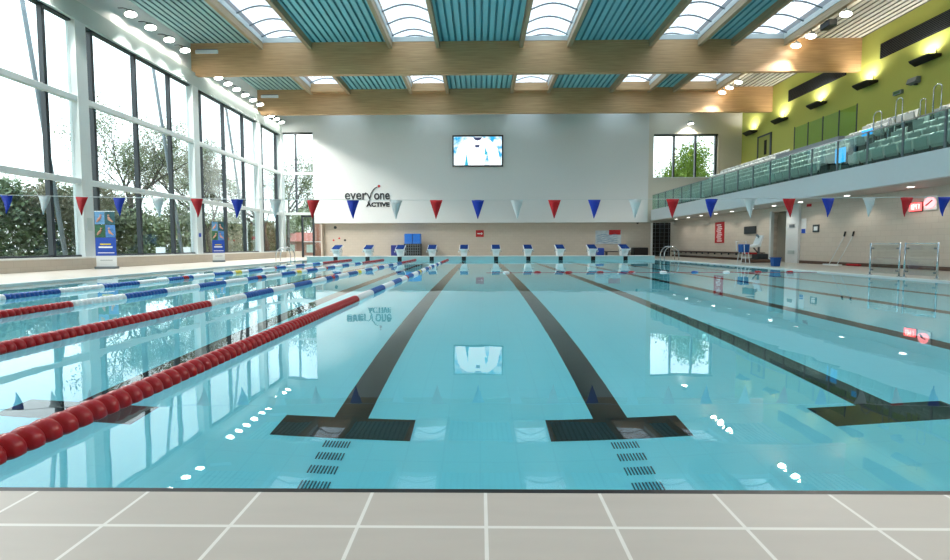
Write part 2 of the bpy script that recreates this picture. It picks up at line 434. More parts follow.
# far wall: upper white wall, tiled wall under it, right part with window
struct('wall_far', Bx(-12.8, 12.85, 33.0, 33.6, 2.66, 12.6), M['plaster'])
struct('wall_far_upper_left', Bx(-15.6, -12.8, 33.02, 33.3, 9.6, 12.6), M['plaster'])
struct('wall_far_tiled', Bx(-12.3, 13.35, 33.5, 33.8, -.1, 2.9), M['tile_wall_x'])
struct('wall_far_soffit', Bx(-12.3, 15.2, 33.03, 33.5, 2.64, 2.68), M['soffit'])
struct('wall_far_return', Bx(-12.36, -12.26, 33.1, 33.6, DZ, 2.66), M['tile_wall_y'])
b = MB(); X0, X1, Z0, Z1 = 13.32, 18.2, 6.1, 9.37
b.box(12.85, X0, 33.25, 33.6, 2.72, 12.6); b.box(X1, XG + .3, 33.25, 33.6, 2.72, 12.6)
b.box(X0, X1, 33.25, 33.6, 2.72, Z0); b.box(X0, X1, 33.25, 33.6, Z1, 12.6)
struct('wall_far_right', b, M['beige_plaster'])
r = wroot((15.8, 33.4, Z0))
Bx(X0, X1, 33.42, 33.435, Z0, Z1).build('pane', M['win_glass'], r)
for x in (14.9, 16.55, X1 - .12): Bx(x - .06, x + .06, 33.3, 33.5, Z0, Z1).build('mullion', M['frame_dark'], r)
Bx(X0, X1, 33.24, 33.5, Z1 - .12, Z1).build('frame_rail', M['frame_dark'], r)
Bx(X0, X1, 33.2, 33.5, Z0 - .05, Z0).build('window_sill', M['tile_white'], r)
# dark store opening at the far right corner
d = sroot('door_2', (14.1, 33.5, DZ))
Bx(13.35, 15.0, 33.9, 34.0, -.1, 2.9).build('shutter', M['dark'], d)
b = MB()
for z in range(9): b.box(13.35, 15.0, 33.86, 33.9, .1 + z * .3, .12 + z * .3)
for x in range(5): b.box(13.45 + x * .35, 13.47 + x * .35, 33.86, 33.9, .03, 2.7)
b.build('mesh_gate', M['lamp_body'], d)
Bx(13.3, 13.42, 33.4, 33.6, DZ, 2.72).build('door_jamb', M['tile_white'], d)

# lower right wall
b = MB(); b.box(XR, XR + .3, YB, 21.0, -.1, 2.83); b.box(XR, XR + .3, 22.2, 34.0, -.1, 2.9); b.box(XR, XR + .3, 21.0, 22.2, 2.55, 2.9)
struct('wall_right', b, M['tile_wall_y'])
b = MB(); b.box(XR - .03, XR, YB, 20.2, DZ, .16); b.box(XR - .03, XR, 22.25, 33.5, DZ, .16)
struct('baseboard_right', b, M['bench'])
struct('wall_right_pier', Bx(XR - .12, XR + .1, 20.2, 21.0, DZ, 2.85), M['pier'])
b = MB(); b.box(XR + 1.8, XR + 1.9, 20.6, 22.8, 0, 2.85); b.box(XR + .3, XR + 1.9, 22.35, 22.45, 0, 2.85); b.box(XR + .3, XR + 1.9, 20.7, 20.8, 0, 2.85)
struct('wall_right_passage', b, M['beige_plaster'])
Bx(XR - .05, XR + .1, 22.18, 22.3, DZ, 2.6).build('door_3', M['frame_white'])['kind'] = 'structure'

# green wall with concourse
b = MB(); b.box(XG, XG + .3, YB, 33.6, -.1, 12.6); struct('wall_right_upper', b, M['green'])

# ------------------------------------------------------------------ balcony
FX = 13.1
struct('wall_balcony_fascia', Bx(FX, FX + .25, YB, 33.0, 2.79, 3.59), M['fascia'])
struct('ceiling_balcony_soffit', Bx(FX + .25, XR + .3, YB, 33.25, 2.79, 2.95), M['soffit'])
NROW = 6
prof = [(FX + .25, 2.96)]
x, z = FX + .25, 3.6
prof.append((x, z))
TX = []
for k in range(NROW):
    x2 = FX + 1.55 + .8 * k
    prof.append((x2, z)); TX.append((x2 - .42, z))
    if k < NROW - 1: z += .43; prof.append((x2, z))
z += .45; prof.append((x2, z)); prof.append((XG, z)); prof.append((XG, 2.96))
CZ = z
struct('floor_tiers', MB().prism(prof, 'Y', YB, 33.25), M['tier'])
# glass balustrade
g = thing('glass_balustrade', 'long glass balustrade with grey posts on the front edge of the spectator balcony', 'balustrade', (FX + .1, 23, 3.6))
y = 5.1; ys = []
while y < 33: ys.append(y); y += 1.22
for y in ys:
    Bx(FX + .07, FX + .12, y - .02, y + .02, 3.45, 4.70).build('post', M['lamp_body'], g)
    Bx(FX + .085, FX + .100, y + .03, min(y + 1.19, 32.98), 3.62, 4.68).build('glass_panel', M['bal_glass'], g)
Bx(FX + .07, FX + .12, ys[0], 32.98, 4.68, 4.725).build('top_rail', M['steel'], g)

# spectator seats
def make_seat():
    r = thing('stadium_seat', 'pale flip-up spectator seat in the first row behind the balcony glass', 'seat', (0, 0, 0), 'seats in the first balcony row')
    # back shell curved, faces -X
    b = MB(); n_ = 6; prof_ = []
    for i in range(n_ + 1):
        u = -1 + 2 * i / n_; prof_.append((.14 - .05 * (1 - u * u) * -1 - .05, u * .225))
    vs = []; fs = []
    zs = [(.36, .0), (.50, .01), (.66, .03), (.80, .06), (.84, .075)]
    for (zz, dx) in zs:
        wsc = 1.0 if zz < .8 else .93
        for (px, py) in prof_: vs.append((px + dx, py * wsc, zz))
    for (zz, dx) in zs:
        wsc = 1.0 if zz < .8 else .93
        for (px, py) in prof_: vs.append((px + dx + .03, py * wsc, zz))
    k = n_ + 1; mth = len(zs); off = k * mth
    for i in range(mth - 1):
        for j in range(n_):
            a = i * k + j; fs.append((a, a + k, a + k + 1, a + 1)); a += off; fs.append((a, a + 1, a + k + 1, a + k))
    for j in range(n_):
        a = (mth - 1) * k + j; fs.append((a, a + off, a + off + 1, a + 1)); a = j; fs.append((a, a + 1, a + off + 1, a + off))
    for i in range(mth - 1):
        a = i * k; fs.append((a, a + off, a + off + k, a + k)); a = i * k + n_; fs.append((a, a + k, a + off + k, a + off))
    b.add(vs, fs); b.build('backrest', M['seat'], r, smooth=True)
    b = MB(); b.prism([(.10, .36), (.06, .42), (-.02, .72), (-.06, .72), (-.03, .42), (.02, .33)], 'Y', -.205, .205)
    b.build('seat_pan', M['seat'], r, bevel=.012)
    for sy in (-.215, .215): Bx(.04, .10, sy - .012, sy + .012, 0, .42).build('bracket', M['black'], r)
    return r
seat0 = make_seat(); first = True
ROWN = ['first row behind the balcony glass', 'second row up from the balcony glass', 'third row up from the balcony glass',
        'fourth row up from the balcony glass', 'fifth row up, second from the top', 'top row of the spectator stand']
for k, (tx, tz) in enumerate(TX):
    y = 32.6; ymin = (tx + .2) * .92 - .3
    while y > ymin:
        skip = (16.7 < y < 18.2)
        if k in (3, 4, 2) and (abs(y - 18.5) < .32 or abs(y - 16.15) < .32): skip = True
        if k >= 4 and 20.9 < y < 25.8: skip = True
        if not skip:
            if first: seat0.location = (tx, y, tz); first = False
            else: dup(seat0, (tx, y, tz), None, 'pale flip-up spectator seat in the ' + ROWN[k], 'seats in the balcony row, ' + ROWN[k].split(' row')[0])
        y -= .5 if k else .5
seat0['group'] = 'seats in the balcony row, first'

# handrail hoops on the stand
for (hx, ya, yb, zt, zb, w_) in [(16.8, 18.69, 18.32, 6.5, 5.0, 'leftmost of the rails above the glass'), (16.82, 17.74, 17.47, 6.75, 5.0, 'second from the left, taller than its neighbours'),
                                (17.1, 17.05, 16.85, 6.5, 5.3, 'third from the left, by the pale top seats'), (16.8, 16.29, 16.01, 6.75, 5.0, 'tallest, at the right end of the stand'),
                                (15.95, 17.1, 16.85, 5.8, 4.6, 'lowest, just above the balcony glass')]:
    b = MB(); m_ = (ya + yb) / 2; rr = abs(ya - yb) / 2
    pts = [(hx, ya, zb)] + [(hx, m_ + rr * math.cos(a), zt - rr + rr * math.sin(a)) for a in [math.pi * i / 8 for i in range(9)]] + [(hx, yb, zb)]
    b.tube(pts, .02, 8)
    tag(b.build('handrail', M['steel'], smooth=True), 'steel hoop handrail on the spectator stair, ' + w_, 'handrail', 'hoop handrails on the balcony stair')
# concourse guard
g = thing('concourse_balustrade', 'green-looking glass guard in front of the lime wall on the upper walkway', 'balustrade', (18.3, 23.5, CZ))
Bx(17.35, 18.35, 21.15, 25.5, CZ - .5, CZ - .06).build('plinth', M['lamp_body'], g)
for i in range(5):
    y = 21.27 + i * 1.03
    Bx(18.28, 18.32, y - .02, y + .02, CZ - .1, 7.72).build('post', M['frame_dark'], g)
    if i < 4: Bx(18.29, 18.305, y + .03, y + 1.0, CZ + .02, 7.68).build('glass_panel', glass_mat('green_guard_glass', (.74, .88, .70), .1) if i == 0 else bpy.data.materials['green_guard_glass'], g)
# emissive blue panels on posts in the stair gap
t_ = thing('blue_glow_board', 'bright blue glowing panel on a post in the stair gap behind the balcony glass', 'sign', (14.6, 17.65, 3.6))
b = Bx(14.55, 14.6, 17.4, 17.85, 4.2, 4.78); b.build('panel', mat('blue_lit_panel', '2c8fe0', .4, emit='3aa8f5', estr=1.1), t_)
Bx(14.6, 14.66, 17.6, 17.68, 3.6, 4.6).build('post', M['steel'], t_)
t_ = thing('blue_glow_plate', 'small blue glowing panel on a post higher up the spectator stair', 'sign', (16.2, 18.3, 4.8))
Bx(16.15, 16.2, 18.05, 18.5, 5.45, 5.68).build('panel', bpy.data.materials['blue_lit_panel'], t_)
Bx(16.2, 16.25, 18.25, 18.31, 4.8, 5.5).build('post', M['steel'], t_)

# things on the green wall
for (y0, y1, w_) in [(16.5, 22.0, 'over the right end of the stand'), (24.0, 28.35, 'partly behind the glulam beam')]:
    g = thing('vent_grille', 'long black slatted grille high on the lime wall ' + w_, 'grille', (XG - .03, y0, 10.13), 'black grilles on the lime wall')
    Bx(XG - .04, XG + .02, y0, y1, 10.13, 10.86).build('backing', M['dark'], g)
    b = MB()
    for i in range(9): b.box(XG - .07, XG - .03, y0, y1, 10.17 + i * .078, 10.19 + i * .078)
    b.build('slat', M['frame_dark'], g)
UPL = {16.4: 'beyond the right end', 19.55: 'nearest, under the long grille', 22.5: 'above the stair rails', 25.65: 'above the green glass guard', 28.75: 'left of the glass guard', 31.8: 'smallest, in the far corner'}
upm = mat('uplight_lens', 'ffffff', .4, emit=(1, .9, .6), estr=4)
for y in UP_Y:
    g = thing('uplighter', 'dark wedge wall light on the lime wall, ' + UPL[y], 'wall light', (XG - .3, y, 9.1), 'uplighters on the lime wall')
    b = MB(); b.prism([(XG - .62, 9.16), (XG - .02, 9.16), (XG - .02, 9.02), (XG - .3, 8.90), (XG - .55, 9.06)], 'Y', y - .45, y + .45)
    b.build('housing', M['black'], g, bevel=.03)
    b = MB(); b.tube([(XG - .3, y - .46, 9.08), (XG - .3, y - .48, 9.34)], .02, 6); b.build('bracket', M['black'], g)
    Bx(XG - .5, XG - .2, y - .3, y + .3, 9.16, 9.175).build('lens', upm, g)
g = thing('wall_speaker', 'small grey loudspeaker on the lime wall above the stair rails', 'speaker', (XG - .2, 20.2, 8.3))
b = MB(); b.prism([(XG - .28, 8.28), (XG - .02, 8.22), (XG - .02, 8.52), (XG - .2, 8.52)], 'Y', 19.95, 20.4); b.build('cabinet', M['lamp_body'], g, bevel=.02)
Bx(XG - .1, XG, 20.1, 20.2, 8.17, 8.24).build('bracket', M['frame_dark'], g)
g = thing('exit_light', 'small dark exit light on the lime wall beside the stair rails', 'sign', (XG - .1, 20.95, 8.05))
Bx(XG - .14, XG, 20.75, 21.15, 8.02, 8.2).build('housing', M['lamp_body'], g); Bx(XG - .15, XG - .135, 20.8, 21.1, 8.05, 8.17).build('face', mat('dark_green', '2d5a2f', .5), g)
d = sroot('door_4', (XG - .05, 30.5, CZ))
Bx(XG - .05, XG, 29.95, 31.2, CZ, 8.5).build('door_leaf', mat('olive_door', '8e9440', .6), d)
b = MB(); b.box(XG - .08, XG, 29.85, 29.97, CZ, 8.62); b.box(XG - .08, XG, 31.18, 31.3, CZ, 8.62); b.box(XG - .08, XG, 29.85, 31.3, 8.5, 8.62)
b.build('door_frame', M['frame_dark'], d)
Bx(XG - .07, XG - .03, 30.3, 30.55, 7.2, 8.2).build('vision_panel', M['dark'], d)

# ------------------------------------------------------------------ roof
PUR = [-11.6, -9.0, -4.72, -2.2, 2.2, 4.72, 9.0, 11.55, 13.3, 16.05]
LIGHTS = [(0, 1), (2, 3), (4, 5), (6, 7), (8, 9)]
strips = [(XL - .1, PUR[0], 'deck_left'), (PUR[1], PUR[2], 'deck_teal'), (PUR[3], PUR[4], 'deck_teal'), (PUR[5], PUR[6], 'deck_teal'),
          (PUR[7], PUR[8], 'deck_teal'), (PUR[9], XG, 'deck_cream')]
for (xa, xb, mk) in strips:
    b = MB(); nr = round((xb - xa) / .33); p = (xb - xa) / nr
    for i in range(nr):
        x0 = xa + i * p
        b.mi = 0; b.add([(x0, YB, ROOF), (x0 + p * .66, YB, ROOF), (x0 + p * .66, 33.2, ROOF), (x0, 33.2, ROOF)], [(0, 3, 2, 1)])
        xs = [x0 + p * .66, x0 + p * .71, x0 + p * .94, x0 + p]; zs = [ROOF, ROOF + .12, ROOF + .12, ROOF]
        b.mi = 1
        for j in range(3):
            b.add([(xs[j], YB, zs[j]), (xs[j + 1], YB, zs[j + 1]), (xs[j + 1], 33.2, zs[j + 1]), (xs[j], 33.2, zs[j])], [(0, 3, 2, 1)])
    b.mi = 2; b.box(xa, xb, YB, 33.6, ROOF + .14, ROOF + .5)
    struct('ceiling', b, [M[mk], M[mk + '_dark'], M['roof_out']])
for y in BEAMS:
    struct('ceiling_beam', Bx(XL - .1, XG, y, y + .24, 10.0, ROOF + .01), M['beam'])
BE = BEAMS + [33.0]
GZ = ROOF + .22
for i in range(len(BEAMS)):
    ya, yb = BE[i] + .24, BE[i + 1]
    for x in PUR:
        struct('ceiling_purlin', Bx(x - .1, x + .1, ya, yb, ROOF - .36, ROOF + .2), M['purlin'])
    for (a, c) in LIGHTS:
        x0, x1 = PUR[a] + .1, PUR[c] - .1
        s1 = yb - .0; ye = yb if i != 4 else yb - .75
        r = wroot(((x0 + x1) / 2, (ya + yb) / 2, 12.3))
        b = MB(); b.box(x0 - .02, x0 + .03, ya, yb, ROOF - .02, GZ + .02); b.box(x1 - .03, x1 + .02, ya, yb, ROOF - .02, GZ + .02)
        b.box(x0, x1, ya - .24, ya, ROOF, GZ + .02); b.box(x0, x1, yb - .02, yb, ROOF, GZ + .02)
        b.build('upstand', M['frame_white'], r)
        nseg = 8; arc = []
        for j in range(nseg + 1):
            u = j / nseg; arc.append((x0 + (x1 - x0) * u, GZ + .34 * math.sin(math.pi * u)))
        b = MB()
        for j in range(nseg):
            b.add([(arc[j][0], ya - .24, arc[j][1]), (arc[j + 1][0], ya - .24, arc[j + 1][1]), (arc[j + 1][0], yb, arc[j + 1][1]), (arc[j][0], yb, arc[j][1])], [(0, 1, 2, 3)])
        b.build('glazing', M['sky_glass'], r, smooth=True)
        b = MB(); y = ya + .2
        while y < yb:
            b.tube([(p_[0], y, p_[1] - .03) for p_ in arc], .038, 5); y += 1.15
        b.build('glazing_bar', M['lamp_body'], r)
        if i == 4:
            struct('ceiling_trimmer', Bx(x0, x1, 29.45, 29.9, ROOF - .3, GZ), M['beam'])
# flashing over the purlins so no light leaks
for x in PUR: struct('ceiling_capping', Bx(x - .1, x + .1, YB, 33.6, ROOF + .2, ROOF + .52), M['roof_out'])

# flood lights on the left wall
def make_flood(name, label, group, tilt):
    r = thing(name, label, 'lamp', (0, 0, 0), group)
    b = MB(); b.T = Matrix.Rotation(tilt, 4, 'Y')
    b.tube([(0, 0, .10), (0, 0, .16)], [.10, .06], 14); b.tube([(0, 0, -.06), (0, 0, .10)], [.23, .14], 18, cap=False)
    b.build('housing', M['lamp_body'], r, smooth=True)
    b = MB(); b.T = Matrix.Rotation(tilt, 4, 'Y'); b.tube([(0, 0, -.06), (0, 0, -.045)], .21, 18); b.build('lens', M['lamp_glow'], r)
    return r
fl0 = make_flood('flood_light', 'x', 'floodlights along the left wall', R(-18))
for b_i, side in ((0, -1),):
    b = MB(); b.tube([(0, 0, .14), (-.3, 0, .22), (-.53, 0, .22)], .02, 6); b.build('bracket', M['frame_dark'], fl0)
names_l = {18.5: 'nearest of the left wall row, at the top edge', 19.6: 'second of the near left wall four', 20.75: 'third of the near left wall four', 21.85: 'fourth, just before the wooden beam end',
           24.6: 'first beyond the near beam', 25.5: 'second beyond the near beam', 26.4: 'third beyond the near beam', 27.35: 'fourth beyond the near beam', 28.3: 'fifth beyond the near beam', 29.2: 'sixth beyond the near beam, before the second beam',
           30.7: 'first beyond the second beam', 31.5: 'middle one beyond the second beam', 32.3: 'last one, in the far left corner'}
used = False
for y in LEFT_Y:
    lab = 'lit floodlight on left wall, ' + names_l.get(y, 'added outside the view above the near window bays as fill')
    if not used: fl0.location = (-14.85, y, lz(y)); fl0['label'] = lab; used = True
    else: dup(fl0, (-14.85, y, lz(y)), None, lab)
fr0 = make_flood('flood_light', 'x', 'floodlights under the right purlin', R(18))
b = MB(); b.tube([(0, 0, .14), (0, 0, .26)], .02, 6); b.build('bracket', M['frame_dark'], fr0)
names_r = {19.7: 'nearest of the right row, at the top edge', 21.7: 'second, by the dark control box', 22.7: 'third, just before the near beam', 27.6: 'first beyond the near beam', 28.55: 'middle one beyond the near beam', 29.4: 'last, just before the far beam'}
used = False
for y in RIGHT_Y:
    lab = 'lit floodlight under right purlin, ' + names_r.get(y, 'added outside the view as fill for the near deck')
    if not used: fr0.location = (16.3, y, 11.17); fr0['label'] = lab; used = True
    else: dup(fr0, (16.3, y, 11.17), None, lab)
g = thing('speaker_box', 'dark unlit box hung between the lit floodlights under the right purlin', 'box', (16.3, 20.7, 11.1))
b = MB(); b.box(16.12, 16.5, 20.4, 20.95, 11.0, 11.3); b.build('housing', M['frame_dark'], g, bevel=.03)
b = MB(); b.tube([(16.3, 20.7, 11.3), (16.1, 20.7, 11.4)], .02, 6); b.build('bracket', M['frame_dark'], g)
g = thing('spot_light', 'single lit downlight washing the wall above the far right window', 'lamp', (15.9, 32.85, 10.0))
b = MB(); b.tube([(15.9, 32.85, 10.03), (15.9, 32.85, 10.25)], [.2, .1], 16); b.build('housing', M['lamp_body'], g, smooth=True)
b = MB(); b.tube([(15.9, 32.85, 10.02), (15.9, 32.85, 10.04)], .19, 16); b.build('lens', M['lamp_glow'], g)
b = MB(); b.tube([(15.9, 32.85, 10.25), (15.9, 33.26, 10.35)], .02, 6); b.build('stem', M['frame_dark'], g)
# small emergency fittings on the beams
for (y, w_) in ((23.1, 'near'), (29.9, 'far')):
    g = thing('batten_light', 'small unlit white batten light on the left end of the %s beam' % w_, 'lamp', (-14.3, y - .05, 11.2), 'batten lights on the beams')
    Bx(-15.1, -13.9, y - .09, y, 11.12, 11.3).build('diffuser', M['white'], g, bevel=.02)
    Bx(-15.05, -13.95, y - .03, y, 11.28, 11.36).build('housing', M['lamp_body'], g)
# soffit downlights
for i, y in enumerate(DOWN_Y):
    if i == len(DOWN_Y) - 1: continue
    g = thing('downlight', 'round white downlight in the balcony soffit, number %s from the far wall' % ['one', 'two', 'three', 'four', 'five', 'six', 'seven', 'eight', 'nine', 'ten'][i], 'lamp', (14.2, y, 2.79), 'downlights under the balcony')
    MB().tube([(14.2, y, 2.775), (14.2, y, 2.79)], .12, 18).build('trim_ring', M['white'], g)
    MB().tube([(14.2, y, 2.765), (14.2, y, 2.776)], .085, 18).build('lens', M['down_glow'], g)

# ------------------------------------------------------------------ far wall things
tv = thing('wall_screen', 'large flat screen showing white figure on bright blue water, high on far wall', 'screen', (-.17, 32.9, 7.0))
b = MB(); x0, x1, z0, z1 = -2.08, 1.78, 6.92, 9.27
b.box(x0, x1, 32.86, 33.0, z0, z0 + .1); b.box(x0, x1, 32.86, 33.0, z1 - .1, z1); b.box(x0, x0 + .1, 32.86, 33.0, z0 + .1, z1 - .1); b.box(x1 - .1, x1, 32.86, 33.0, z0 + .1, z1 - .1)
b.build('bezel', M['black'], tv)
scm = bpy.data.materials.new('screen_picture'); scm.use_nodes = True
n = scm.node_tree.nodes; l = scm.node_tree.links; n.clear()
o_ = n.new('ShaderNodeOutputMaterial'); e_ = n.new('ShaderNodeEmission'); t2 = n.new('ShaderNodeTexCoord')
nz = n.new('ShaderNodeTexNoise'); nz.inputs['Scale'].default_value = 1.6; nz.inputs['Detail'].default_value = 4
rr = n.new('ShaderNodeValToRGB'); ce = rr.color_ramp.elements
ce[0].position = .40; ce[0].color = lin('2aa3d6'); ce[1].position = .56; ce[1].color = lin('e4f4fb')
l.new(t2.outputs['Object'], nz.inputs['Vector']); l.new(nz.outputs['Fac'], rr.inputs[0]); l.new(rr.outputs[0], e_.inputs[0]); e_.inputs[1].default_value = 1.0; l.new(e_.outputs[0], o_.inputs[0])
pic = Bx(x0 + .1, x1 - .1, 32.90, 32.98, z0 + .1, z1 - .1).build('picture', scm, tv)
def em(name, c, s=1.0):
    m = mat(name, c, .4, emit=c, estr=s); m.node_tree.nodes['Principled BSDF'].inputs['Base Color'].default_value = (0, 0, 0, 1); return m
b = MB(); cx = -.16
b.prism([(cx - 1.75, 7.02), (cx - 1.55, 8.3), (cx - .95, 8.9), (cx - .35, 9.1), (cx + .35, 9.1), (cx + .95, 8.9), (cx + 1.5, 8.3), (cx + 1.78, 7.02), (cx + .9, 7.02), (cx + .72, 8.2), (cx + .5, 7.02), (cx - .75, 7.02), (cx - .8, 8.2), (cx - 1.0, 7.02)], 'Y', 32.893, 32.90)
b.build('figure', em('screen_white', 'f4f6fb'), pic)
b = MB(); b.prism([(cx - .95, 7.02), (cx - .84, 7.9), (cx - .72, 7.02)], 'Y', 32.885, 32.893); b.prism([(cx + .5, 7.8), (cx + .62, 8.5), (cx + .7, 7.8)], 'Y', 32.885, 32.893)
b.build('shade', em('screen_teal', '2b93a8'), pic)
b = MB(); b.prism([(cx + .33 * math.cos(a), 9.12 + .25 * math.sin(a)) for a in [math.pi * (1 + i / 8) for i in range(9)]], 'Y', 32.885, 32.893)
b.prism([(cx - .22, 8.55), (cx + .16, 8.55), (cx + .12, 8.35), (cx - .18, 8.35)], 'Y', 32.885, 32.893)
b.build('mark', em('screen_dark', '3a3f5c', .8), pic)

lg = thing('wall_logo', 'dark everyone ACTIVE lettering with swoosh and red dot on white far wall', 'logo', (-8.6, 33, 4))
rx = (R(90), 0, 0); Y_ = 32.985
text('lettering', 'ever', M['text_dark'], lg, (-10.42, Y_, 4.48), 1.02, rx, .012, .93, .018)
text('lettering', 'one', M['text_dark'], lg, (-8.16, Y_, 4.48), .98, rx, .012, .83, .018)
text('lettering', 'ACTIVE', M['text_black'], lg, (-8.72, Y_, 3.93), .44, rx, .012, 1.2, .022)
b = MB(); b.tube([(-8.82, Y_, 4.98), (-8.66, Y_, 4.9), (-8.55, Y_, 4.68), (-8.47, Y_, 4.48), (-8.55, Y_, 4.3), (-8.64, Y_, 4.24)], .045, 6)
b.tube([(-8.46, Y_, 4.55), (-8.38, Y_, 4.9), (-8.2, Y_, 5.2), (-8.02, Y_, 5.36)], .04, 6)
b.tube([(-8.38, Y_, 4.9), (-8.18, Y_, 5.25), (-7.88, Y_, 5.43)], .03, 6)
b.build('swoosh', M['text_dark'], lg)
b = MB(); b.disc((-7.75, 33.0, 5.48), .1, 'Y', -.03, 16); b.build('dot', M['sign_red'], lg)

sg = thing('fire_sign', 'small red notice with white strokes on the beige tiles of the far wall', 'sign', (0, 33.45, 1.6))
Bx(-.32, .30, 33.46, 33.5, 1.58, 2.1).build('panel', M['sign_red'], sg)
b = MB(); b.box(-.2, .15, 33.45, 33.46, 1.80, 1.87); b.prism([(.1, 1.72), (.22, 1.835), (.1, 1.95)], 'Y', 33.45, 33.46); b.build('marking', M['text_white'], sg)
sg = thing('wall_poster', 'pale blue poster with a red box and wavy strokes on the far tiled wall', 'poster', (10, 33.45, .9))
Bx(9.0, 11.0, 33.46, 33.5, 1.0, 2.05).build('panel', mat('pale_poster', 'bcc9cf', .6, noise=.3, nscale=4), sg)
Bx(10.05, 10.95, 33.45, 33.46, 1.72, 2.1).build('red_box', M['sign_red'], sg)
b = MB()
for i in range(5): b.tube([(9.1 + j * .18, 33.45, 1.15 + i * .14 + .05 * math.sin(j * 1.3 + i)) for j in range(10)], .018, 5)
b.build('marking', mat('poster_blue', '5f8fb0', .6), sg)
for i, (x, z, c, rr_, w_) in enumerate([(-11.35, 2.35, 'frame_dark', .12, 'black dot, topmost'), (-11.5, 1.35, 'flag_red', .07, 'small red dot, low on the left'), (-11.05, 1.5, 'flag_red', .07, 'small red dot in the middle'), (-10.6, 1.35, 'frame_dark', .09, 'dark dot, lower right')]):
    b = MB(); b.disc((x, 33.5, z), rr_, 'Y', -.02, 14); tag(b.build('wall_disc', M[c]), w_ + ' of the stickers on far tiles', 'sticker', 'dot stickers on the far wall')
# float rack
rk = thing('float_rack', 'black mesh trolley stacked with bright blue floats by the far wall', 'trolley', (-5.1, 32.6, DZ))
Bx(-5.75, -4.5, 32.3, 33.1, .12, 1.05).build('crate', M['black'], rk, bevel=.02)
b = MB()
for i in range(8): b.box(-5.77 + .17 * i, -5.74 + .17 * i, 32.27, 32.3, .12, 1.05)
for i in range(5): b.box(-5.77, -4.48, 32.26, 32.29, .14 + .2 * i, .17 + .2 * i)
b.build('mesh_panel', M['lamp_body'], rk)
for k in range(4):
    b = MB(); b.disc((-5.6 + (k % 2) * .95, 32.4 + (k // 2) * .5, DZ), .05, 'Z', .1, 10); b.build('wheel', M['lamp_body'], rk)
for (xa, xb, w_) in ((-5.73, -5.16, 'left'), (-5.10, -4.52, 'right')):
    b = MB()
    for i in range(8): b.box(xa + .01 * (i % 2), xb, 32.36, 33.0, 1.06 + i * .095, 1.06 + i * .095 + .085)
    tag(b.build('float_stack', mat('blue_foam', '1f74d6', .6)), '%s stack of bright blue swim floats on the black trolley' % w_, 'float stack', 'blue float stacks on the trolley')
Bx(-6.75, -6.2, 32.3, 32.9, DZ, .95).build('crate_body', mat('navy_plastic', '1b2a7a', .5), None, bevel=.03)
o = bpy.data.objects['crate_body']; o.name = 'storage_bin'; tag(o, 'dark navy storage bin beside the black trolley by the far wall', 'bin')
o = Bx(11.7, 12.8, 32.6, 33.3, DZ, .72).build('storage_box', M['black'], None, bevel=.06); tag(o, 'low black storage box by the far wall near the dark opening', 'box')
o = Bx(8.95, 9.5, 32.7, 33.2, DZ, .70).build('storage_tub', mat('royal_blue', '1a3f9f', .5), None, bevel=.08); tag(o, 'round-cornered blue tub by the far wall under the pale poster', 'tub')
g = thing('low_bench', 'low dark bench along the far wall under the pale poster', 'bench', (10.4, 33.1, DZ))
Bx(9.6, 11.5, 32.85, 33.3, .38, .44).build('seat', M['frame_dark'], g)
for x in (9.75, 11.35): Bx(x - .04, x + .04, 32.9, 33.25, DZ, .38).build('leg', M['frame_dark'], g)
g = thing('cctv_camera', 'tiny black dome camera at the top of the far tiled wall', 'camera', (12.2, 33.3, 2.6))
MB().tube([(12.2, 33.3, 2.70), (12.2, 33.3, 2.60), (12.2, 33.3, 2.55)], [.09, .09, .04], 12).build('dome', M['black'], g, smooth=True)

# ------------------------------------------------------------------ starting blocks
def make_block():
    r = thing('starting_block', 'x', 'starting block', (0, 0, 0), 'starting blocks on the far headwall')
    b = MB(); b.add([(-.17, -.05, 0), (.17, -.05, 0), (.17, .42, 0), (-.17, .42, 0), (-.24, -.18, .40), (.24, -.18, .40), (.24, .42, .58), (-.24, .42, .58)],
                    [(0, 3, 2, 1), (4, 5, 6, 7), (0, 1, 5, 4), (1, 2, 6, 5), (2, 3, 7, 6), (3, 0, 4, 7)])
    b.build('pedestal', M['white'], r, bevel=.02)
    b = MB(); b.prism([(-.24, .36), (-.24, .43), (.46, .69), (.46, .60)], 'X', -.28, .28); pl_ = b.build('platform', M['white'], r, bevel=.012)
    b = MB(); b.prism([(-.235, .434), (-.235, .452), (.45, .705), (.45, .688)], 'X', -.25, .25); b.build('tread', M['navy'], pl_)
    for sx_ in (-1, 1):
        b = MB(); b.tube([(sx_ * .26, -.15, .36), (sx_ * .34, -.16, .28), (sx_ * .34, .1, .24), (sx_ * .26, .2, .42)], .02, 8); b.build('handle', M['steel'], r, smooth=True)
    b = MB(); b.box(-.09, .09, -.165, -.13, .20, .32); b.T = None; b.build('number_plate', M['sign_white'], r)
    return r
bl = make_block()
BN = ['leftmost of the ten on the far headwall', 'second from the left on the far headwall', 'third from the left, in front of the navy bin', 'fourth from the left, right of the blue floats',
      'fifth from the left, at the left black lane line', 'sixth from the left, at the right black lane line', 'seventh from the left on the far headwall', 'eighth from the left, third from the right', 'second from the right, by the pale poster', 'rightmost of the ten, by the black box']
for i, x in enumerate(range(-9, 10, 2)):
    lab = 'white starting block with blue top, ' + BN[i]
    if i == 0: bl.location = (x, 26.72, .25); bl['label'] = lab
    else: dup(bl, (x, 26.72, .25), None, lab)

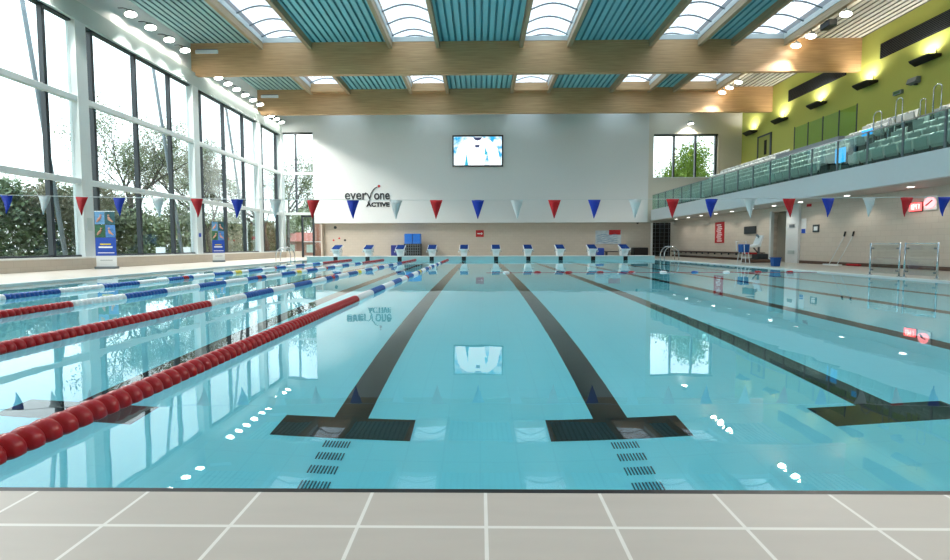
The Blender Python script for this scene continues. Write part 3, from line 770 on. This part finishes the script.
# ------------------------------------------------------------------ lane ropes
def float_run(y0, y1, X, sides, z=.012):
    b = MB(); n_ = max(1, round((y1 - y0) / .078)); p = (y1 - y0) / n_
    prof_ = [(0, .040), (.10, .062), (.22, .072), (.45, .075), (.70, .073), (.84, .062), (.93, .040), (1, .040)]
    pts = []; rs = []
    for i in range(n_):
        for (u, rad) in prof_[:-1]: pts.append((X, y0 + (i + u) * p, z)); rs.append(rad)
    pts.append((X, y1, z)); rs.append(.034)
    b.tube(pts, rs, sides); return b
ROPEN = {-2: 'nearest and largest of the four', -4: 'second nearest of the four', -6: 'third nearest of the four', -8: 'farthest of the four, closest to the windows'}
for X in (-2, -4, -6, -8):
    r = thing('lane_rope', 'red, white and blue lane rope, ' + ROPEN[X], 'lane rope', (X, PY0, 0), 'floating lane ropes')
    MB().tube([(X, PY0, .012), (X, PY1, .012)], .008, 6).build('cable', M['steel'], r)
    sd = 16 if X == -2 else 12
    RE = {-2: 6.8, -4: 6.2, -6: 6.15, -8: 6.1}[X]
    float_run(PY0 + .06, RE, X, sd).build('red_floats', M['red'], r, smooth=True)
    float_run(21.5, PY1 - .1, X, sd).build('red_floats', M['red'], r, smooth=True)
    y = RE; k = 0
    while y < 21.49:
        y1 = min(y + .94, 21.5)
        if 21.5 - y1 < .3: y1 = 21.5
        c = 'white' if k % 2 == 0 else 'blue'
        special = None
        if y < 11.45 < y1: special = (11.35, 11.55, 'red')
        elif y < 16.5 < y1: special = (16.4, 16.6, 'red')
        elif y < 14.0 < y1: special = (13.8, 14.15, 'yellow')
        if special:
            if special[0] - y > .05: float_run(y, special[0], X, sd).build(c + '_floats', M[c], r, smooth=True)
            float_run(special[0], special[1], X, sd).build(special[2] + '_floats', M[special[2]], r, smooth=True)
            if y1 - special[1] > .05: float_run(special[1], y1, X, sd).build(c + '_floats', M[c], r, smooth=True)
        else: float_run(y, y1, X, sd).build(c + '_floats', M[c], r, smooth=True)
        y = y1; k += 1
# thin line across the right half with spaced floats
r = thing('float_line', 'thin line with small red, white and blue floats strung across the right half', 'float line', (.2, 13.8, 0))
MB().tube([(.2 + .53 * i, 13.8, .004) for i in range(21)], .006, 6).build('cable', M['red'], r)
cs = ['white', 'red', 'red', 'red', 'red', 'white', 'blue', 'white', 'red', 'red']
for i in range(10):
    x = .85 + i * 1.01
    b = MB(); b.tube([(x - .11, 13.8, .01), (x - .08, 13.8, .01), (x, 13.8, .01), (x + .08, 13.8, .01), (x + .11, 13.8, .01)], [.012, .038, .046, .038, .012], 12)
    b.build('float', M[cs[i]], r, smooth=True)

# ------------------------------------------------------------------ pennants
r = thing('pennant_line', 'string of small red, white and blue triangular pennants hung across the pool', 'bunting', (0, 6.5, 1.6))
def pz(x): return 1.565 + .104 * (x / 7.27) ** 2 if x < 0 else 1.565 + .018 * (x / 6.9) ** 2
MB().tube([(-15.1 + .5 * i, 6.5, pz(-15.1 + .5 * i)) for i in range(61)], .005, 5).build('cord', M['rope'], r)
FLAG_X = [-7.26, -6.68, -6.1, -5.51, -4.91, -4.31, -3.7, -3.12, -2.54, -1.93, -1.27, -0.66, -0.03, 0.56, 1.13, 1.73, 2.34, 2.9, 3.48, 4.07, 4.65, 5.23, 5.83, 6.38, 6.94]
for i in range(25):
    x = FLAG_X[i]
    c = ['flag_blue', 'flag_white', 'flag_red'][i % 3]
    b = MB(); z = pz(x); wv = random.uniform(-.02, .02); n_ = 5
    vs = []
    for j in range(n_ + 1):
        u = j / n_; hw = .095 * (1 - u) + .002
        for sx_ in (-1, 0, 1): vs.append((x + sx_ * hw + wv * u * .5, 6.5 + .012 * math.sin(u * 4 + i) + .01 * sx_ * sx_, z - .285 * u))
    fs = []
    for j in range(n_):
        for q in range(2): a = j * 3 + q; fs.append((a, a + 1, a + 4, a + 3))
    b.add(vs, fs); o = b.build('pennant', M[c], r, smooth=True)
    so = o.modifiers.new('thick', 'SOLIDIFY'); so.thickness = .002

# ------------------------------------------------------------------ ladders
def ladder(X, Y, sgn, label):
    g = thing('pool_ladder', label, 'ladder', (X, Y, DZ), 'stainless pool ladders')
    for yy in (Y - .27, Y + .27):
        b = MB(); pts = [(X + sgn * .75, yy, DZ)]
        for a in [math.pi * i / 10 for i in range(11)]: pts.append((X + sgn * (.33 + .42 * math.cos(a)), yy, -.0 + .32 + .50 * math.sin(a)))
        pts.append((X - sgn * .09, yy, -.8)); b.tube(pts, .024, 10); b.build('rail', M['steel'], g, smooth=True)
    for z in (-.2, -.45, -.7): Bx(X - sgn * .09 - .05, X - sgn * .09 + .05, Y - .27, Y + .27, z - .015, z + .015).build('rung', M['steel'], g)
ladder(-PX, 24.3, -1, 'stainless steel pool ladder at the far end of the left pool edge')
ladder(PX, 25.2, 1, 'stainless steel pool ladder at the far end of the right pool edge')

# ------------------------------------------------------------------ roller banners on the left
def banner(X, Y, wd, label, rot):
    g = thing('roller_banner', label, 'banner', (0, 0, 0), 'roller banners against the left wall')
    Bx(-wd / 2, wd / 2, -.12, .12, 0, .09).build('base', M['lamp_body'], g, bevel=.01)
    MB().tube([(0, .05, .05), (0, .05, 2.15)], .012, 6).build('pole', M['steel'], g)
    Bx(-wd / 2, wd / 2, -.008, 0, .08, .50).build('white_foot', M['sign_white'], g)
    Bx(-wd / 2, wd / 2, -.008, 0, .50, 1.2).build('blue_panel', M['sign_blue'], g)
    h0 = 1.2
    for i in range(4):
        cx_ = -wd / 4 if i % 2 == 0 else wd / 4; z0_ = h0 + (.5 if i < 2 else 0)
        m_ = mat('banner_photo', ['6aa0cf', '2f5f68', '35684a', '4f86c8'][i], .6, noise=.55, nscale=9)
        ph = Bx(cx_ - wd / 4 + .01, cx_ + wd / 4 - .01, -.008, 0, z0_ + .01, z0_ + .49).build('photo', m_, g)
        q_ = (-1) ** i; b = MB(); b.tube([(cx_ - .10 * q_, -.012, z0_ + .10), (cx_ - .02, -.012, z0_ + .2), (cx_ + .05 * q_, -.012, z0_ + .3)], [.02, .05, .03], 7); b.tube([(cx_ + .04 * q_, -.012, z0_ + .33), (cx_ + .045 * q_, -.012, z0_ + .38)], [.035, .03], 8)
        b.build('swimmer', mat('skin_tone_mark', 'cf9c86', .6, noise=.3, nscale=12), ph)
    b = MB(); b.box(-wd * .28, wd * .25, -.012, -.008, .92, .97); b.build('yellow_marking', M['yellow'], g)
    b = MB(); b.box(-wd * .35, wd * .32, -.012, -.008, .80, .86); b.box(-wd * .4, wd * .4, -.012, -.008, .60, .63); b.build('white_marking', M['text_white'], g)
    b = MB(); b.box(-wd * .3, wd * .3, -.012, -.008, .32, .34); b.build('grey_marking', M['lamp_body'], g)
    Bx(-wd / 2, wd / 2, -.02, .02, 2.19, 2.22).build('top_bar', M['steel'], g)
    g.location = (X, Y, DZ); g.rotation_euler = (0, 0, rot); return g
banner(-14.4, 16.3, .72, 'tall roller banner with four photos over blue, nearer the camera by the windows', R(8))
banner(-14.35, 23.3, .58, 'smaller-looking roller banner with photos over blue, farther along the windows', R(40))
o = Bx(XL + .12, XL + .14, 16.4, 16.6, 1.5, 2.0).build('switch_panel', M['header']); tag(o, 'pale grey control plate on the white column beside the near banner', 'panel')
o = Bx(XL + .12, XL + .15, 22.95, 23.1, 1.4, 1.6).build('blue_plate', M['sign_blue']); tag(o, 'tiny blue sign on the white column beside the farther banner', 'sign')

# ------------------------------------------------------------------ right side things
RX = XR
sg = thing('safety_poster', 'tall red notice with white lettering strokes on the tiled side wall', 'poster', (RX - .02, 26.9, 1))
Bx(RX - .03, RX, 26.45, 27.45, 1.02, 2.32).build('panel', M['sign_red'], sg)
b = MB()
for i in range(9): b.box(RX - .036, RX - .03, 26.65 + .06 * (i % 3), 27.25 - .05 * ((i + 1) % 3), 1.12 + i * .125, 1.17 + i * .125)
b.build('marking', M['text_white'], sg)
g = thing('wall_bench', 'long slatted bench with dark rail along the tiled side wall', 'bench', (RX - .3, 27, DZ))
Bx(RX - .42, RX - .02, 22.6, 32.8, .44, .49).build('seat', M['bench'], g)
Bx(RX - .42, RX - .40, 22.6, 32.8, .40, .44).build('front_rail', M['frame_dark'], g)
for i in range(14):
    y = 22.8 + i * .76; Bx(RX - .10, RX - .03, y - .02, y + .02, .3, .44).build('support', M['frame_dark'], g)
o = Bx(RX - .08, RX, 23.4, 24.4, 1.5, 1.92).build('notice_board', M['frame_dark'], bevel=.02); tag(o, 'dark rectangular board on the tiled wall above the white pool hoist', 'board')
# chair on the deck: tall white legs, blue seat
def lchair():
    X, Y = 11.95, 19.5
    g = thing('lifeguard_chair', 'white-legged chair with a deep blue seat on the right deck', 'chair', (X, Y, DZ))
    for sx_ in (-1, 1):
        for sy_ in (-1, 1):
            MB().tube([(X + sx_ * .2, Y + sy_ * .15, DZ), (X + sx_ * .13, Y + sy_ * .12, .55)], .016, 8).build('leg', M['white'], g)
    MB().tube([(X - .18, Y - .18, .3), (X + .18, Y - .18, .3)], .015, 8).build('stretcher', M['white'], g)
    b = MB(); b.prism([(X - .19, .92), (X - .16, .55), (X + .16, .55), (X + .19, .92)], 'Y', Y - .15, Y + .15); b.build('seat_bucket', M['blue'], g, bevel=.03)
    b = MB(); b.tube([(X - .21, Y + .18, .6), (X - .23, Y + .22, 1.05), (X + .23, Y + .22, 1.05), (X + .21, Y + .18, .6)], .018, 8); b.build('back_frame', M['white'], g)
    b = MB(); b.tube([(X - .09, Y - .17, .9), (X - .07, Y - .17, .5)], .014, 8); b.build('strap', M['text_white'], g)
lchair()
def hoist():
    X, Y = 13.35, 20.9
    g = thing('pool_hoist', 'pool access hoist with white moulded seat, red footplate and dark base', 'hoist', (X, Y, DZ))
    Bx(X - .45, X + .55, Y - .35, Y + .35, DZ, .20).build('base', M['bench'], g, bevel=.04)
    Bx(X + .0, X + .5, Y - .25, Y + .25, .2, .46).build('battery_box', M['frame_dark'], g, bevel=.04)
    MB().tube([(X + .18, Y, .2), (X + .18, Y, 1.25), (X + .05, Y, 1.38)], .05, 10).build('mast', M['lamp_body'], g, smooth=True)
    b = MB(); b.prism([(X - .62, .80), (X - .6, .72), (X - .15, .76), (X + .12, .80), (X + .28, 1.32), (X + .20, 1.36), (X + .02, .92), (X - .2, .86)], 'Y', Y - .24, Y + .24); b.build('seat_shell', M['white'], g, bevel=.03)
    b = MB(); b.tube([(X - .1, Y, .78), (X + .1, Y, .55), (X + .18, Y, .5)], .03, 8); b.build('arm', M['frame_dark'], g)
    Bx(X - .5, X - .02, Y - .2, Y + .2, .44, .52).build('footplate', M['red'], g, bevel=.03)
    b = MB(); b.tube([(X - .4, Y, .75), (X - .3, Y, .5)], .02, 6); b.build('foot_bar', M['steel'], g)
hoist()
def bucket():
    X, Y = 11.78, 17.15
    g = thing('blue_bin', 'blue plastic bin standing on the right pool edge', 'bin', (X, Y, DZ))
    b = MB(); b.add([(X - .12, Y - .1, DZ), (X + .12, Y - .1, DZ), (X + .12, Y + .1, DZ), (X - .12, Y + .1, DZ), (X - .15, Y - .12, .36), (X + .15, Y - .12, .36), (X + .15, Y + .12, .36), (X - .15, Y + .12, .36)],
                    [(0, 3, 2, 1), (4, 5, 6, 7), (0, 1, 5, 4), (1, 2, 6, 5), (2, 3, 7, 6), (3, 0, 4, 7)])
    b.build('body', M['blue'], g, bevel=.02); Bx(X - .165, X + .165, Y - .135, Y + .135, .35, .385).build('rim', M['blue'], g, bevel=.01)
bucket()
# trolley frame beside the opening
g = thing('grey_cage_trolley', 'small grey wire trolley inside the passage opening', 'trolley', (15.6, 21.2, 0))
b = MB()
for i in range(5): b.tube([(15.45 + .12 * i, 21.1, .06), (15.45 + .12 * i, 21.1, .85)], .012, 6)
for z in (.1, .45, .85): b.tube([(15.45, 21.1, z), (15.93, 21.1, z)], .014, 6)
b.build('cage', M['lamp_body'], g); Bx(15.42, 15.95, 21.05, 21.5, .04, .1).build('base', M['frame_dark'], g)

def plaque(name, y0, y1, z0, z1, m, label, cat, x=RX, extra=None):
    g = thing(name, label, cat, (x - .02, (y0 + y1) / 2, z0))
    Bx(x - .03, x, y0, y1, z0, z1).build('plate', m, g)
    if extra: extra(g)
    return g
def e1(g): Bx(RX - .035, RX - .03, 19.88, 20.11, 1.42, 1.62).build('blue_band', M['sign_blue'], g)
plaque('wall_notice', 19.85, 20.14, 1.42, 2.1, M['sign_white'], 'white notice with blue base at the left end of the tiled side wall', 'notice', extra=e1)
plaque('wall_frame', 19.1, 19.45, 1.45, 1.78, M['frame_dark'], 'small dark framed notice on the side wall right of the white notice', 'notice',
       extra=lambda g: Bx(RX - .035, RX - .03, 19.17, 19.38, 1.52, 1.7).build('sheet', M['sign_white'], g))
plaque('small_plate', 20.45, 20.75, 1.72, 1.86, M['lamp_body'], 'small grey plate on the white pier beside the passage', 'plate', x=RX - .12)
plaque('low_plate', 20.4, 20.8, .45, .62, M['header'], 'pale lower plate near the foot of the white pier', 'plate', x=RX - .12)
plaque('alarm_box', 19.6, 19.85, 2.62, 2.74, M['sign_red'], 'small red alarm box high on the side wall under the balcony', 'alarm')
def led_digits(g):
    segs = {'1': 'bc', '2': 'abged', '4': 'fgbc', '7': 'abc', '3': 'abgcd', '0': 'abcdef'}
    y = 15.06; b = MB()
    for ch in '1047':
        y0, y1, zb, zt = y, y - .055, 2.09, 2.25; zm = (zb + zt) / 2; w2 = .013
        S_ = {'a': (y1, y0, zt - w2, zt), 'g': (y1, y0, zm - w2 / 2, zm + w2 / 2), 'd': (y1, y0, zb, zb + w2), 'b': (y1, y1 + w2, zm, zt), 'c': (y1, y1 + w2, zb, zm), 'f': (y0 - w2, y0, zm, zt), 'e': (y0 - w2, y0, zb, zm)}
        for s_ in segs[ch]: b.box(RX - .095, RX - .085, *S_[s_])
        y -= .085
    b.build('digits', mat('led_pale', 'ffd0c8', .4, emit=(1, .55, .5), estr=2.0), g)
g = plaque('led_display', 14.7, 15.11, 2.0, 2.33, M['black'], 'red glowing digital display hung on the right wall, left of the round dial', 'display')
Bx(RX - .085, RX - .03, 14.72, 15.09, 2.03, 2.31).build('screen', M['led'], g); led_digits(g)
g = thing('pace_clock', 'round red-lit dial with dark hands in a white square case on right wall', 'clock', (RX - .05, 14.2, 2.1))
Bx(RX - .06, RX, 14.22, 14.64, 2.02, 2.50).build('case', M['sign_white'], g, bevel=.02)
b = MB(); b.disc((RX - .06, 14.43, 2.26), .185, 'X', -.03, 28); b.build('dial', M['led_pink'], g)
b = MB(); b.tube([(RX - .095, 14.43, 2.26), (RX - .095, 14.33, 2.34)], .02, 6); b.tube([(RX - .095, 14.43, 2.26), (RX - .095, 14.53, 2.18)], .022, 6); b.build('hand', M['black'], g)
# mops leaning on the wall
for (y, w_) in ((17.75, 'left'), (17.35, 'right')):
    g = thing('squeegee', '%s of two long-handled squeegees leaning on the tiled side wall' % w_, 'squeegee', (RX - .5, y, DZ), 'squeegees leaning on the side wall')
    MB().tube([(RX - .5, y + .15, .07), (RX - .04, y - .02, 1.25)], .014, 8).build('handle', M['frame_white'], g)
    MB().tube([(RX - .06, y - .015, 1.22), (RX + -.03, y - .03, 1.42)], .03, 8).build('grip', M['black'], g)
    Bx(RX - .6, RX - .42, y - .0, y + .35, DZ, .09).build('head', M['white'], g)
o = Bx(RX - .16, RX - .03, 16.9, 17.5, DZ, .12).build('red_float_bar', M['red'], bevel=.03); tag(o, 'red foam bar on the floor by the side wall right of the squeegees', 'foam bar')
# clear panel barriers on the right pool edge
for (ya, yb, xa, xb, w_) in ((12.1, 11.37, 10.95, 11.05, 'left'), (11.2, 10.5, 11.02, 11.12, 'right')):
    g = thing('panel_barrier', 'clear panel barrier with steel posts on the right pool edge, the %s one' % w_, 'barrier', (xa, ya, DZ), 'clear panel barriers on the right edge')
    for (x, y) in ((xa, ya), (xb, yb)):
        MB().tube([(x, y, DZ), (x, y, .93)], .022, 10).build('post', M['steel'], g, smooth=True)
        MB().tube([(x, y, DZ), (x, y, DZ + .02)], .05, 14).build('foot', M['steel'], g)
    MB().tube([(xa, ya, .90), (xb, yb, .90)], .012, 8).build('top_rail', M['steel'], g)
    b = MB(); b.add([(xa, ya - .05, .1), (xb, yb + .05, .1), (xb, yb + .05, .87), (xa, ya - .05, .87), (xa + .008, ya - .05, .1), (xb + .008, yb + .05, .1), (xb + .008, yb + .05, .87), (xa + .008, ya - .05, .87)],
                    [(0, 1, 2, 3), (7, 6, 5, 4), (0, 4, 5, 1), (3, 2, 6, 7), (0, 3, 7, 4), (1, 5, 6, 2)])
    b.build('panel', M['clear_panel'], g)
    for (x, y) in ((xa, ya - .05), (xb, yb + .05)):
        for z in (.18, .78): Bx(x - .02, x + .02, y - .03, y + .03, z - .02, z + .02).build('clamp', M['lamp_body'], g)

# ------------------------------------------------------------------ outside
gb = MB(); gb.box(-120, XL - .4, -60, 140, -.6, -.42); gb.box(XG + .3, 90, -60, 140, -.6, -.42); gb.box(XL - .4, XG + .3, 33.7, 140, -.6, -.42)
struct('ground', gb, M['grass'])
struct('terrace', Bx(-19.5, XL - .35, -10, 45, -.42, -.1), M['tile_side'])
for (y, w_) in ((17.4, 'nearest, left of the first white column'), (24.3, 'middle one, before the second white column'), (31.2, 'farthest, near the corner'), (10.5, 'at the left edge')):
    b = MB(); b.tube([(-17.0, y, -.1), (-18.4, y, 11.4)], .08, 12)
    tag(b.build('raking_post', M['lamp_body'], smooth=True), 'leaning grey steel post outside the glass wall, ' + w_, 'post', 'leaning posts outside the windows')
for (x, y, w_) in ((-17.2, 22.6, 'nearer'), (-17.4, 24.9, 'farther')):
    g = thing('terrace_chair', 'white chair on the terrace outside the glass wall, the %s one' % w_, 'chair', (x, y, -.1), 'white chairs on the terrace')
    Bx(x - .25, x + .25, y - .25, y + .25, .38, .43).build('seat', M['white'], g); Bx(x - .25, x + .25, y + .2, y + .25, .43, .85).build('backrest', M['white'], g)
    for sx_ in (-.22, .22):
        for sy_ in (-.22, .22): MB().tube([(x + sx_, y + sy_, -.1), (x + sx_, y + sy_, .38)], .02, 6).build('leg', M['white'], g)
g = thing('rescue_board', 'small red sign on a post seen through the far left windows', 'sign', (-16.6, 31.6, -.1))
MB().tube([(-16.6, 31.6, -.1), (-16.6, 31.6, 1.5)], .04, 8).build('post', M['white'], g); Bx(-16.9, -16.2, 31.57, 31.62, 1.4, 1.62).build('panel', M['red'], g)
g = thing('brick_building', 'red brick outbuilding outside right beyond the far glass door', 'building', (-12.6, 36, -.4))
Bx(-13.95, -11.5, 35.5, 38, -.42, 2.9).build('wall', M['brick'], g); Bx(-14.05, -11.4, 35.4, 38.1, 2.9, 3.0).build('roof', M['tile_side'], g)
g = thing('low_house', 'distant low pink and white house seen left of the far glass door', 'building', (-24, 56, -.42))
Bx(-28, -20, 54, 58, -.42, 1.5).build('wall', mat('pink_render', 'c98f84', .8), g)
b = MB(); b.prism([(53.6, 1.5), (58.4, 1.5), (56, 2.7)], 'X', -28.3, -19.7); b.build('roof', mat('roof_tile', 'a9685a', .8), g)
for x in (-26.5, -24, -21.5): Bx(x - .5, x + .5, 53.95, 54.02, .1, 1.1).build('window', M['sign_white'], g)

def leafy(pts, n_, spread, size, mb):
    for _ in range(n_):
        c = random.choice(pts); p = Vector(c) + Vector((random.gauss(0, spread), random.gauss(0, spread), random.gauss(0, spread * .8)))
        a = Vector((random.uniform(-1, 1), random.uniform(-1, 1), random.uniform(-1, 1))).normalized(); q = a.cross(Vector((.3, .2, 1))).normalized()
        s_ = size * random.uniform(.6, 1.3)
        mb.add([p + a * s_, p + q * s_ * .6, p - a * s_, p - q * s_ * .6], [(0, 1, 2, 3)])
def tree(X, Y, H, leaf, nl, label, lsize=.085, spread=.38, group='trees outside the hall'):
    g = thing('tree', label, 'tree', (X, Y, -.42), group)
    b = MB(); tips = []
    def grow(p, d, L, r, dep):
        k = 4; pts = [p]; q = p.copy(); dd = d.copy()
        for i in range(k):
            dd = (dd + Vector((random.gauss(0, .12), random.gauss(0, .12), random.gauss(.03, .06)))).normalized(); q = q + dd * (L / k); pts.append(q.copy())
        b.tube(pts, [r * (1 - .5 * i / k) for i in range(k + 1)], 5 if dep > 1 else 8, cap=False)
        if dep >= 2: tips.extend(pts[1:])
        if dep < 5:
            for _ in range(3 if dep else 4):
                nd = (dd + Vector((random.gauss(0, .55), random.gauss(0, .55), random.gauss(.12, .3)))).normalized()
                grow(pts[random.choice([2, 3, 4])] if dep else pts[random.choice([2, 3, 4])], nd, L * random.uniform(.55, .78), r * .5, dep + 1)
    grow(Vector((X, Y, -.42)), Vector((0, 0, 1)), H * .42, H * .018, 0)
    b.build('trunk', M['bark'], g, smooth=True)
    m2 = MB(); leafy(tips, nl, spread, lsize, m2); m2.build('foliage', M[leaf], g)
tree(-27, 33, 12.5, 'leaf_a', 11400, 'tall half-bare tree seen through the middle of the glass wall')
tree(-24, 38, 12, 'leaf_b', 9000, 'bare-branched tree right of the tallest one, through the second glass bay')
tree(-23, 46, 14, 'leaf_a', 10500, 'wispy tree behind the third glass bay')
tree(-26, 27.5, 6, 'leaf_b', 9000, 'smaller brown-leaved tree left of the tallest tree')
tree(-20, 44, 12, 'leaf_a', 8400, 'slender tree seen through the far left corner glazing')
tree(-33, 22, 5.8, 'leaf_b', 9000, 'rounded tree behind the hedge at the left edge of the view')
tree(-34, 29, 6, 'leaf_a', 9000, 'green-brown tree behind the hedge left of the first white column')
tree(-37, 58, 15, 'leaf_b', 7500, 'distant tall tree behind the others at the far end')
tree(22.8, 46, 11.5, 'leaf_c', 34000, 'yellow-green tree seen through the far right window', .12, .75)
tree(-27, 66, 10, 'leaf_a', 14000, 'distant tree seen through the far left glass door', .14, .7)
def hedge(X, y0, y1, h, wd, label, leaf, n_):
    m_ = MB()
    for i in range(n_):
        y = random.uniform(y0, y1); hh = h * (.80 + .13 * math.sin(y * .9) + .10 * math.sin(y * 2.3 + 1)); z = -.4 + (hh + .4) * random.random() ** .8
        x = X + random.gauss(0, wd * .35)
        a = Vector((random.uniform(-1, 1), random.uniform(-1, 1), random.uniform(-1, 1))).normalized(); q = a.cross(Vector((.3, .2, 1))).normalized(); s_ = random.uniform(.08, .2)
        p = Vector((x, y, z)); m_.add([p + a * s_, p + q * s_ * .6, p - a * s_, p - q * s_ * .6], [(0, 1, 2, 3)])
    return tag(m_.build('hedge', M[leaf]), label, 'hedge')
hedge(-27.5, 10, 34, 5.6, 1.4, 'dense dark hedge beyond the lawn behind the near window bays', 'leaf_d', 34000)
hedge(-25.5, 31, 62, 4.4, 1.5, 'brown-green hedge behind the far window bays', 'leaf_a', 30000)
hedge(-36, 8, 70, 7.2, 2.5, 'taller line of greenery far behind the hedges outside', 'leaf_d', 30000)
